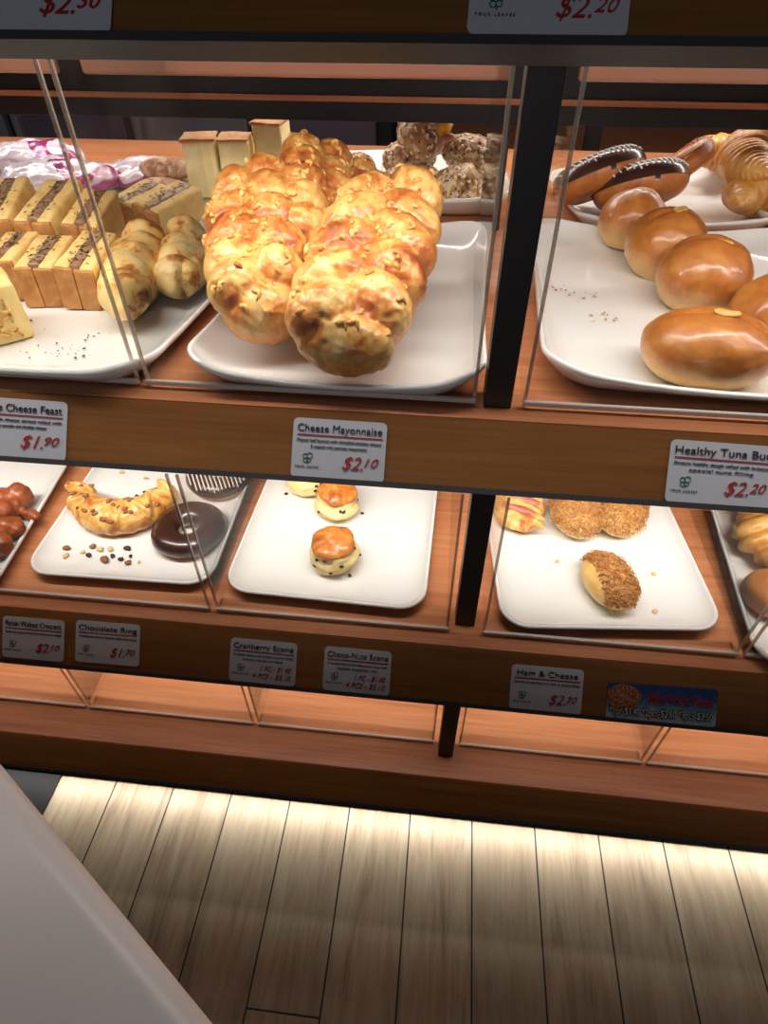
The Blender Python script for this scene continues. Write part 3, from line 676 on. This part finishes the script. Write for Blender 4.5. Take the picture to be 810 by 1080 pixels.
# drizzled donuts
def torus_bm(Rm, rm, zs=1.0, seg=40, rs=16, zlo=-9):
    bm = bmesh.new(); rings = []
    for i in range(seg):
        a = 2 * PI * i / seg; ring = []
        for k in range(rs):
            b = 2 * PI * k / rs; ring.append(bm.verts.new(((Rm + rm * math.cos(b)) * math.cos(a), (Rm + rm * math.cos(b)) * math.sin(a), rm * zs * (1 + math.sin(b)))))
        rings.append(ring)
    for i in range(seg):
        A, B = rings[i], rings[(i + 1) % seg]
        for k in range(rs): bm.faces.new((A[k], B[k], B[(k + 1) % rs], A[(k + 1) % rs]))
    bmesh.ops.recalc_face_normals(bm, faces=bm.faces)
    return bm
def donut(label, loc, rot, Rm, rm, seed, glaze, stripes=False, sprinkles=False, zs=.85, group='iced ring donuts', name='ring_donut', cover=.0, top=1.0):
    random.seed(seed); t = thing(name, label, 'donut', loc, group=group, rot=rot)
    def mk(r2, amp, cut=None, warp=0):
        bm = torus_bm(Rm, r2, zs, 56, 24); zo = (r2 - rm) * zs
        for v in bm.verts: v.co.z -= zo
        if cut is not None:
            dl = [v for v in bm.verts if v.co.z < cut + .003 * noise.noise(v.co * 60)]
            bmesh.ops.delete(bm, geom=dl, context='VERTS')
        me = bpy.data.meshes.new('d'); bm.to_mesh(me); bm.free(); rough(me, [(22, amp, 'n')], False)
        return me
    obj('dough_ring', mk(rm, .0018), m_donut, t, True)
    random.seed(seed); obj('glaze', mk(rm * 1.05, .0018, rm * zs * cover), glaze, t, True)
    if stripes:
        bm = bmesh.new(); n = 17
        for i in range(n):
            x = (Rm + rm * .9) * (-1 + 2 * (i + .5) / n); pts = []
            for j in range(25):
                y = (Rm + rm) * (-1 + 2 * j / 24); q = math.hypot(x, y) - Rm
                if abs(q) < rm * .97: pts.append((x, y + .001 * math.sin(j), rm * zs + zs * math.sqrt(max(0, (rm * 1.06) ** 2 - q * q)) + .0006))
                elif len(pts) > 2: tube(bm, pts, .0011, 6); pts = []
                else: pts = []
            if len(pts) > 2: tube(bm, pts, .0011, 6)
        obj('icing_stripes', bm, m_icing, t, True)
    if sprinkles:
        bm = bmesh.new()
        cols = [plain('red_sprinkle', (206, 60, 50), .4), plain('white_sprinkle', (244, 238, 232), .4), plain('green_sprinkle', (70, 130, 70), .4), plain('orange_sprinkle', (236, 140, 60), .4)]
        for _ in range(95):
            a = random.uniform(0, 2 * PI); b = random.uniform(R(20), R(160)); q = Rm + rm * 1.07 * math.cos(b)
            c = Vector((q * math.cos(a), q * math.sin(a), rm * zs + zs * rm * 1.07 * math.sin(b))); d = Vector((random.uniform(-1, 1), random.uniform(-1, 1), random.uniform(-.4, .4))).normalized() * .003
            n0 = len(bm.faces); tube(bm, [c - d, c + d], .0007, 5)
            mi = random.randrange(4); bm.faces.ensure_lookup_table()
            for f in bm.faces[n0:]: f.material_index = mi
        obj('sprinkles', bm, cols, t)
    return t
donut('chocolate donut with white drizzle, leaning upright at the rear left', (.205, .960, ZM + .036), (R(-30), R(-14), R(16)), .036, .026, 2, m_choc, True, cover=.75)
donut('chocolate donut with white drizzle, leaning against its twin', (.255, .935, ZM + .030), (R(-30), R(-6), R(12)), .036, .026, 3, m_choc, True, cover=.75)
donut('donut covered in coloured sprinkles beside the croissants', (.315, .985, ZM + .05), (R(-35), R(-25), R(30)), .032, .020, 4, m_donut, False, True, cover=1.3)
# croissants
def croissant(label, loc, rot, Rr, rmax, span, seed, nr=9, mat=m_crois, name='croissant', cat='croissant', group='croissants on the rear tray', zs=.85):
    random.seed(seed); bm = bmesh.new(); n = 200; nr = 7; rings = []; seg = 28
    for i in range(n + 1):
        u = i / n; a = R(90) + R(span) * (u - .5); c = Vector((Rr * math.cos(a), Rr * math.sin(a) - Rr, 0))
        prof = max(.10, math.sin(PI * (.03 + .94 * u)) ** .95); k = abs(u - .5) * 2; fr = (k * nr / 2) % 1
        r = rmax * prof * (.90 + .10 * (fr if k > .06 else .6)) * (1 + .010 * math.sin(u * 2 * PI * 34)); out = Vector((math.cos(a), math.sin(a), 0)); ring = []
        for j in range(seg):
            b = 2 * PI * j / seg; tw = 1 + .03 * math.sin(b * 3 + i)
            ring.append(bm.verts.new(c + out * (r * tw * math.cos(b)) + Vector((0, 0, rmax * zs * .9 + r * zs * tw * math.sin(b)))))
        rings.append(ring)
    for A, B in zip(rings, rings[1:]):
        for k in range(seg): bm.faces.new((A[k], A[(k + 1) % seg], B[(k + 1) % seg], B[k]))
    bm.faces.new(rings[0][::-1]); bm.faces.new(rings[-1]); bmesh.ops.recalc_face_normals(bm, faces=bm.faces)
    me = bpy.data.meshes.new('c'); bm.to_mesh(me); bm.free(); rough(me, [(25, .003, 'n'), (90, .0008, 'n')])
    return food(name, label, cat, me, mat, loc, rot, group)
croissant('croissant lying in front on the rear tray at the right picture edge', (.435, .985, ZM + .01), (0, 0, R(20)), .085, .040, 130, 1)
croissant('croissant with a pale curled tip pointing right, resting on another', (.420, 1.03, ZM + .045), (R(-10), R(-10), R(55)), .085, .042, 140, 2)
croissant('croissant at the top of the rear pile, cut by the right picture edge', (.51, 1.08, ZM + .07), (0, R(-14), R(15)), .09, .044, 120, 3)
croissant('croissant half hidden at the back of the pile', (.42, 1.12, ZM + .03), (0, 0, R(-20)), .08, .032, 120, 5)
# wrapped bread bags
def bag_mat():
    m, nt, b = nodes_mat('printed_plastic_bag')
    a = tex(nt, 11, 1, .3, dist=.5); c = ramp(nt, [(.44, (226, 216, 226)), (.50, (226, 216, 226)), (.51, (150, 44, 110)), (.58, (168, 66, 128)), (.6, (226, 216, 226))], a)
    nt.links.new(c, b.inputs['Base Color']); b.inputs['Roughness'].default_value = .22; b.inputs['Coat Weight'].default_value = .6
    bump(nt, b, tex(nt, 30, 4, .6, dist=1), .8, .004); return m
m_bag = bag_mat()
for i, (x, y, z, s, rz, lb) in enumerate([(-.63, 1.00, 0, (.085, .06, .022), 10, 'white plastic bread bag with magenta print, left one'), (-.50, 1.05, 0, (.075, .05, .018), -12, 'white plastic bread bag with magenta print, right of another bag'), (-.72, 1.10, .0, (.08, .06, .024), 0, 'white plastic bread bag with magenta print, at the left picture edge')]):
    random.seed(i); bm = bmesh.new(); ell(bm, (0, 0, s[2]), s, sub=4); ell(bm, (s[0] * .5, 0, s[2]), (s[0] * .6, s[1] * .8, s[2] * .8), sub=4)
    food('bread_bag', lb, 'bread bag', fuse(bm, .005, 3, [(14, .008, 'f'), (40, .004, 'r')]), m_bag, (x, y, ZM + .002 + z), (0, 0, R(rz)), 'printed bread bags')
bm = bmesh.new(); bmesh.ops.create_cone(bm, cap_ends=True, segments=28, radius1=.017, radius2=.0165, depth=.003)
food('paper_disc', 'small white round paper disc on the shelf behind the loaves', 'paper disc', (lambda me: (bm.to_mesh(me), me)[1])(bpy.data.meshes.new('d')), m_cap, (-.155, 1.25, ZM + .0025))
# ------------------------------------------------------------------ lower shelf food
LZ = ZL + .0055
def crescent(label, loc, rz):
    random.seed(31); t = thing('walnut_crescent', label, 'crescent bread', loc, group=None, rz=rz)
    bm = bmesh.new(); n = 11; Rr = .062
    for i in range(n):
        u = i / (n - 1); a = R(-90) + R(150) * (u - .5); c = Vector((Rr * math.cos(a), Rr * math.sin(a) + Rr, .020))
        r = .028 * (.62 + .38 * math.sin(PI * u)); ell(bm, c, (r, r * 1.05, r * .9), sub=3)
        out = Vector((math.cos(a), math.sin(a), 0))
        ell(bm, c + out * .004 + Vector((0, 0, .012)), (.0245, .0055, .0150), (0, 0, a + R(30 if i % 2 else -26)), 3)
    me = fuse(bm, .0017, 1, [(45, .0012, 'f'), (120, .0005, 'n')])
    vs = [v.co + v.normal * .0005 for v in me.vertices if v.normal.z > .5]
    obj('bread_body', me, m_cresc, t, True)
    bm = bmesh.new()
    for _ in range(26): ell(bm, random.choice(vs), (random.uniform(.003, .006), .003, .0024), (0, 0, random.uniform(0, 3)), 2)
    obj('walnut_pieces', bm, m_walnut, t, True)
    bm = bmesh.new(); ell(bm, (-.062, .050, .015), (.009, .004, .006), (0, 0, R(40)), 3)
    for _ in range(5): ell(bm, random.choice(vs), (.003, .002, .0018), sub=2)
    obj('raisins', bm, m_raisin, t, True)
    return t
crescent('golden crescent-shaped bread with walnut pieces beside the chocolate ring', (-.447, .578, LZ), R(6))
donut('ring donut fully coated in dark chocolate on the lower tray', (-.338, .570, LZ), (0, 0, 0), .033, .0180, 8, m_choc, cover=.35, zs=.80, group=None, name='chocolate_ring')
donut('chocolate donut with white drizzle at the back of the lower tray', (-.330, .690, LZ), (R(4), 0, R(30)), .032, .019, 9, m_choc, True, cover=.9, group=None)
random.seed(5)
def bit(name, label, cat, px, py, z, s, mat, group):
    p = P(px, py, z=z); bm = bmesh.new(); ell(bm, (0, 0, s[2]), s, sub=2)
    me = bpy.data.meshes.new('b'); bm.to_mesh(me); bm.free(); rough(me, [(180, s[0] * .5, 'n')], False)
    return food(name, label, cat, me, mat, p - Vector((0, 0, .0005)), (0, 0, random.uniform(0, 3)), group)
WHERE = ['leftmost of the upper crumbs', 'just below the leftmost crumb', 'just right of the leftmost pair', 'left of the middle cluster', 'under another walnut piece', 'right of the upper walnut piece', 'upper middle beside its pale twin', 'largest piece at the middle bottom', 'touching the largest piece on its right', 'right of the cluster, upper one', 'right of the cluster, lower one', 'small one far right', 'lower right corner of the crumbs', 'tiniest one at the far right end', 'lying on the chocolate ring edge', 'at the back edge left one', 'at the back edge nearer the drizzled donut']
for (px, py, k, s) in [(71, 576, 0, 5.5), (70, 584, 1, 5), (87, 580, 1, 3.6), (98, 574, 0, 5), (94, 583, 2, 4), (106, 577, 1, 4.5), (116, 577, 1, 4.5), (111, 588, 0, 6.5), (119, 584, 2, 4.2), (134, 576, 2, 5), (128, 587, 2, 4), (138, 584, 2, 3), (136, 591, 0, 5), (147, 590, 1, 2.4), (188, 526, 1, 4.5), (129, 496, 1, 4.5), (154, 502, 1, 4.5)]:
    s *= .001
    bit('nut_crumb', (['brown walnut crumb', 'pale nut crumb', 'dark raisin crumb'][k] + ' on the crescent bread tray, ' + WHERE.pop(0)), 'nut crumb', px, py + 3, LZ, (s, s * .8, s * .5), (m_walnut, m_nutpale, m_raisin)[k], ['walnut crumbs on the crescent tray', 'pale nut crumbs on the crescent tray', 'raisin crumbs on the crescent tray'][k])
def scone(label, x, y, rz, seed, lean=0, sc=1):
    random.seed(seed); t = thing('round_scone', label, 'scone', (x, y, LZ), group='round golden scones', rot=(R(lean), 0, rz)); t.scale = (sc,) * 3
    bm = bmesh.new()
    for i, (r, z) in enumerate([(.030, .010), (.031, .020), (.027, .030)]): ell(bm, (random.uniform(-.002, .002), random.uniform(-.002, .002), z), (r, r * .95, .012), sub=4)
    me = fuse(bm, .002, 2, [(45, .003, 'f'), (150, .0006, 'n')]); vs = [v.co.copy() for v in me.vertices if v.co.z > .012]
    obj('scone_body', me, m_scone, t, True)
    bm = bmesh.new(); ell(bm, (0, .001, .037), (.0275, .0265, .0095), sub=4)
    obj('baked_top', fuse(bm, .0018, 1, [(50, .0022, 'f')], False), m_sctop, t, True)
    bm = bmesh.new()
    for _ in range(13): ell(bm, random.choice(vs), (.0034, .0022, .002), (0, random.uniform(0, 2), random.uniform(0, 3)), 2)
    obj('dried_fruit', bm, m_raisin, t, True)
    return t
scone('round golden scone with dried fruit standing nearest the tray front', -.127, .545, 0, 1, 6, 1.08)
scone('round golden scone with raisins, middle one touching the rear scone', -.143, .645, 1.2, 2, 10, 1.08)
scone('round golden scone at the back, cut off by the middle label rail', -.197, .690, 2.2, 3, 8, 1.08)
for px, py, lb in [(382, 542, 'right of the middle scone'), (369, 607, 'at the foot of the front scone'), (302, 521, 'below the rear scone')]: bit('chocolate_crumb', 'tiny dark crumb on the scone tray ' + lb, 'crumb', px, py, LZ, (.003, .0018, .0014), m_raisin, 'dark crumbs on the scone tray')
def floss_bun(label, x, y, rz, seed, floss_all=1.0, s=(1, 1, 1)):
    random.seed(seed); t = thing('pork_floss_bun', label, 'floss bun', (x, y, LZ), group='pork floss buns', rz=rz); t.scale = s
    bm = bmesh.new(); ell(bm, (0, 0, .018), (.031, .044, .021), sub=5)
    me = fuse(bm, .0024, 3, [(20, .003, 'n')]); vs = [(v.co.copy(), v.normal.copy()) for v in me.vertices if v.co.z > .013 and v.normal.z > -.05 and v.co.x > -.018 * floss_all]
    obj('bun_body', me, m_flossb, t, True)
    bm = bmesh.new()
    for _ in range(1500):
        c, n = random.choice(vs); c = c + n * abs(random.gauss(.001, .0022)); a = random.uniform(0, 2 * PI); k = random.uniform(.0016, .0042)
        u = n.orthogonal().normalized(); v = n.cross(u); d = (u * math.cos(a) + v * math.sin(a)) + n * random.uniform(-.5, .5); e = (u * -math.sin(a) + v * math.cos(a)) * k * random.uniform(-.5, .5)
        tube(bm, [c - d * k, c + e, c + d * k + e * .3], random.uniform(.00035, .0007), 4, cap=False)
    setp(obj('pork_floss', bm, m_floss, t), kind='stuff')
    return t
floss_bun('pork floss bun alone at the front centre of its tray', .230, .532, R(14), 1)
floss_bun('pork floss bun at the rear, left of another floss bun', .203, .655, R(8), 2, 1.6, (1.15, 1.05, 1.1))
floss_bun('pork floss bun at the rear right of its tray', .268, .660, R(-24), 3, 1.6, (1.05, 1.0, 1.05))
random.seed(8); bm = bmesh.new(); ell(bm, (0, 0, .014), (.038, .05, .016), sub=4)
for i in range(6): ell(bm, (0, -.035 + .014 * i, .024), (.036, .0062, .008), (0, 0, R(-25)), 4)
t = thing('ham_bread', 'oval ham and cheese bread with pink strips at the left of the floss tray', 'ham bread', (.125, .665, LZ))
obj('bread_body', fuse(bm, .0022, 2, [(40, .003, 'f'), (110, .001, 'r')]), m_ham, t, True)
bm = bmesh.new()
for i in range(3): ell(bm, (-.004 + .008 * (i % 2), -.022 + .022 * i, .030), (.026, .006, .0045), (0, R(4), R(-18)), 4)
obj('ham_strips', fuse(bm, .0018, 2, [(70, .0016, 'f')], False), m_hamp, t, True)
for px, py, lb in [(588, 592, 'left of the front floss bun'), (690, 606, 'right of the front floss bun'), (691, 645, 'nearest the tray front corner')]: bit('bread_crumb', 'pale crumb on the white tray ' + lb, 'crumb', px, py, LZ, (.004, .003, .0012), m_nutpale, 'pale crumbs on the floss tray')
# far right tray
random.seed(9); bm = bmesh.new()
for i in range(9): ell(bm, (.010 * math.sin(i * 1.3), -.07 + .0175 * i, .024 + .003 * math.sin(i * 2)), (.040, .013, .023), (R(25), 0, R(18)), 4)
t = thing('sausage_bread', 'long twisted bread with ham and melted yellow cheese at the right edge', 'savoury bread', (.462, .640, LZ), rz=R(5)); t.scale = (1.25, 1.1, 1.2)
obj('bread_body', fuse(bm, .0025, 3, [(30, .003, 'f')]), m_crois, t, True)
bm = bmesh.new()
for i in range(7): ell(bm, (-.010, -.055 + .018 * i, .046), (.007, .006, .004), (0, 0, .8), 3)
obj('ham_strip', fuse(bm, .0018, 3, [(70, .002, 'f')], False), m_hamp, t, True)
bm = bmesh.new(); ell(bm, (.018, .0, .046), (.014, .045, .006), sub=4)
ch = obj('melted_cheese', fuse(bm, .002, 2, [(50, .003, 'f')], False), m_yel, t, True)
bm = bmesh.new()
for i in range(7): tube(bm, [(.006, -.04 + .012 * i, .0535), (.018, -.036 + .012 * i, .0552), (.030, -.040 + .012 * i, .0515)], .0012, 6)
obj('mayonnaise_line', bm, m_icing, ch, True)
plain_bun('smooth golden bun at the front of the far right tray', .428, .530, LZ, (.034, .034, .046), m_donut, 6, name='golden_bun')
# far left tray
for k, (x, y, lb, sd) in enumerate([(-.618, .585, 'crisp reddish brown fried pastry at the left picture edge, rear one', 3), (-.602, .525, 'crisp reddish brown fried pastry at the left picture edge, front one', 4)]):
    random.seed(sd); bm = bmesh.new()
    for i in range(9): ell(bm, (random.uniform(-.03, .03), random.uniform(-.022, .022), random.uniform(.012, .03)), (random.uniform(.012, .02),) * 3, sub=3)
    if k == 0: ell(bm, (.045, -.012, .016), (.018, .009, .009), (0, 0, R(-10)), 3)
    food('fried_pastry', lb, 'fried pastry', fuse(bm, .0024, 2, [(40, .004, 'f'), (130, .001, 'n')]), m_fried, (x, y, LZ), (0, 0, 0), 'fried pastries')
# ------------------------------------------------------------------ crumbs on the middle trays
def specks(label, pts, z, mat, sz, seed, n, spread, name='crumb_specks', cat='crumbs'):
    random.seed(seed); bm = bmesh.new(); c0 = P(*pts[0], z=z)
    for _ in range(n):
        q = P(*random.choice(pts), z=z) + Vector((random.gauss(0, spread), random.gauss(0, spread), 0)) - c0
        s = sz * random.uniform(.4, 1.3); ell(bm, (q.x, q.y, s * .3), (s, s * .6, s * .4), (0, 0, random.uniform(0, 3)), 1)
    o = obj(name, bm, mat); o.location = c0; return setp(o, label, cat, kind='stuff')
specks('dried herb flecks scattered on the white tray before the stuffed toasts', [(40, 345), (58, 342), (75, 370), (85, 372), (50, 365), (100, 355), (95, 374), (30, 372)], TZ + .0003, m_herb, .0016, 1, 34, .010, 'herb_crumbs')
specks('golden crumbs on the empty left half of the glossy bun tray', [(628, 312), (622, 311), (610, 313), (643, 334), (630, 336), (645, 333), (590, 305)], TZ + .0003, bread('golden_crumbs', [(.4, (214, 160, 80)), (.6, (170, 110, 50))], scale=100), .0017, 2, 42, .006)
specks('fine orange crumbs beside the front scone', [(395, 562), (405, 567)], LZ + .0003, m_shred, .0008, 3, 26, .005)
# ------------------------------------------------------------------ counter, mat, shop behind
def counter():
    a, b = P(-3, 804, z=.9), P(222, 1080, z=.9); e = (b - a).normalized(); n = Vector((e.y, -e.x, 0))
    if n.x > 0: n = -n
    a = a - e * .5; L = 1.5; Wd = 1.0; t = .035; r = .016
    prof = [(r * (1 - math.cos(R(q))), -r + r * math.sin(R(q))) for q in range(0, 91, 10)]
    prof = [(r * (1 - math.sin(R(q))), -t + r - r * math.cos(R(q))) for q in range(0, 90, 15)] + prof[0:] + [(Wd, 0), (Wd, -t)]
    bm = bmesh.new(); A = [bm.verts.new(a + n * p + Vector((0, 0, q))) for p, q in prof]; B = [bm.verts.new(a + e * L + n * p + Vector((0, 0, q))) for p, q in prof]
    for i in range(len(prof)): bm.faces.new((A[i], A[(i + 1) % len(prof)], B[(i + 1) % len(prof)], B[i]))
    bm.faces.new(A[::-1]); bm.faces.new(B); bmesh.ops.recalc_face_normals(bm, faces=bm.faces)
    m, nt, bs = nodes_mat('pale_grey_laminate')
    nt.links.new(ramp(nt, [(.3, (204, 197, 195)), (.7, (212, 205, 202))], tex(nt, 4, 3)), bs.inputs['Base Color']); bs.inputs['Roughness'].default_value = .38
    t_ = thing('counter', 'pale grey counter top with rounded edge in the lower left corner', 'counter', (0, 0, 0))
    obj('counter_top', bm, m, t_, True)
    bm = bmesh.new(); c = [a + e * .1 + n * .35, a + e * 1.4 + n * .35, a + e * 1.4 + n * .95, a + e * .1 + n * .95]
    lo = [bm.verts.new((p.x, p.y, 0)) for p in c]; hi = [bm.verts.new((p.x, p.y, .866)) for p in c]
    for i in range(4): bm.faces.new((lo[i], lo[(i + 1) % 4], hi[(i + 1) % 4], hi[i]))
    bm.faces.new(hi); bm.faces.new(lo[::-1]); bmesh.ops.recalc_face_normals(bm, faces=bm.faces)
    obj('counter_base', bm, m_post, t_)
counter()
m_rub = plain('black_rubber', (16, 15, 16), .8)
setp(obj('floor_mat', boxbm(-1.4, -.767, -.1, .55, .0005, .006, .002), m_rub), 'black rubber floor mat at the left end of the rack', 'floor mat')
# another rack across the aisle, seen through the covers
far = thing('far_display_rack', 'dim wooden display rack across the aisle behind the croissants', 'display rack', (.95, 2.1, 0))
for z in (.10, .36, .62, .88, 1.14): obj('shelf', boxbm(-1.1, 1.5, -.2, .35, z - .03, z, .003), m_shelf, far)
for x in (-1.1, -.62, -.14, .34, .82, 1.3): obj('post', boxbm(x, x + .04, -.22, -.19, .02, 1.3), m_post, far)
obj('back_panel', boxbm(-1.1, 1.5, .35, .37, .02, 1.3), m_fascia, far)
m_fr = plain('grey_steel_door', (120, 116, 122), .4); m_fr2 = plain('dim_purple_grey_panel', (92, 78, 94), .5)
cab = thing('steel_cabinet', 'dim grey steel cabinet with dark gaps behind the bread bags', 'cabinet', (-1.25, 2.05, 0))
obj('cabinet_body', boxbm(-1.3, 1.05, .03, .5, .02, 1.5), m_beam, cab)
for i in range(6): 
    d = obj('door', boxbm(-1.28 + .385 * i, -1.28 + .385 * i + .36, 0, .03, .06, 1.46, .004), (m_fr, m_fr2)[i % 2], cab)
    obj('handle', boxbm(-1.28 + .385 * i + .02, -1.28 + .385 * i + .04, -.03, 0, .5, 1.1, .004), m_fr, d)
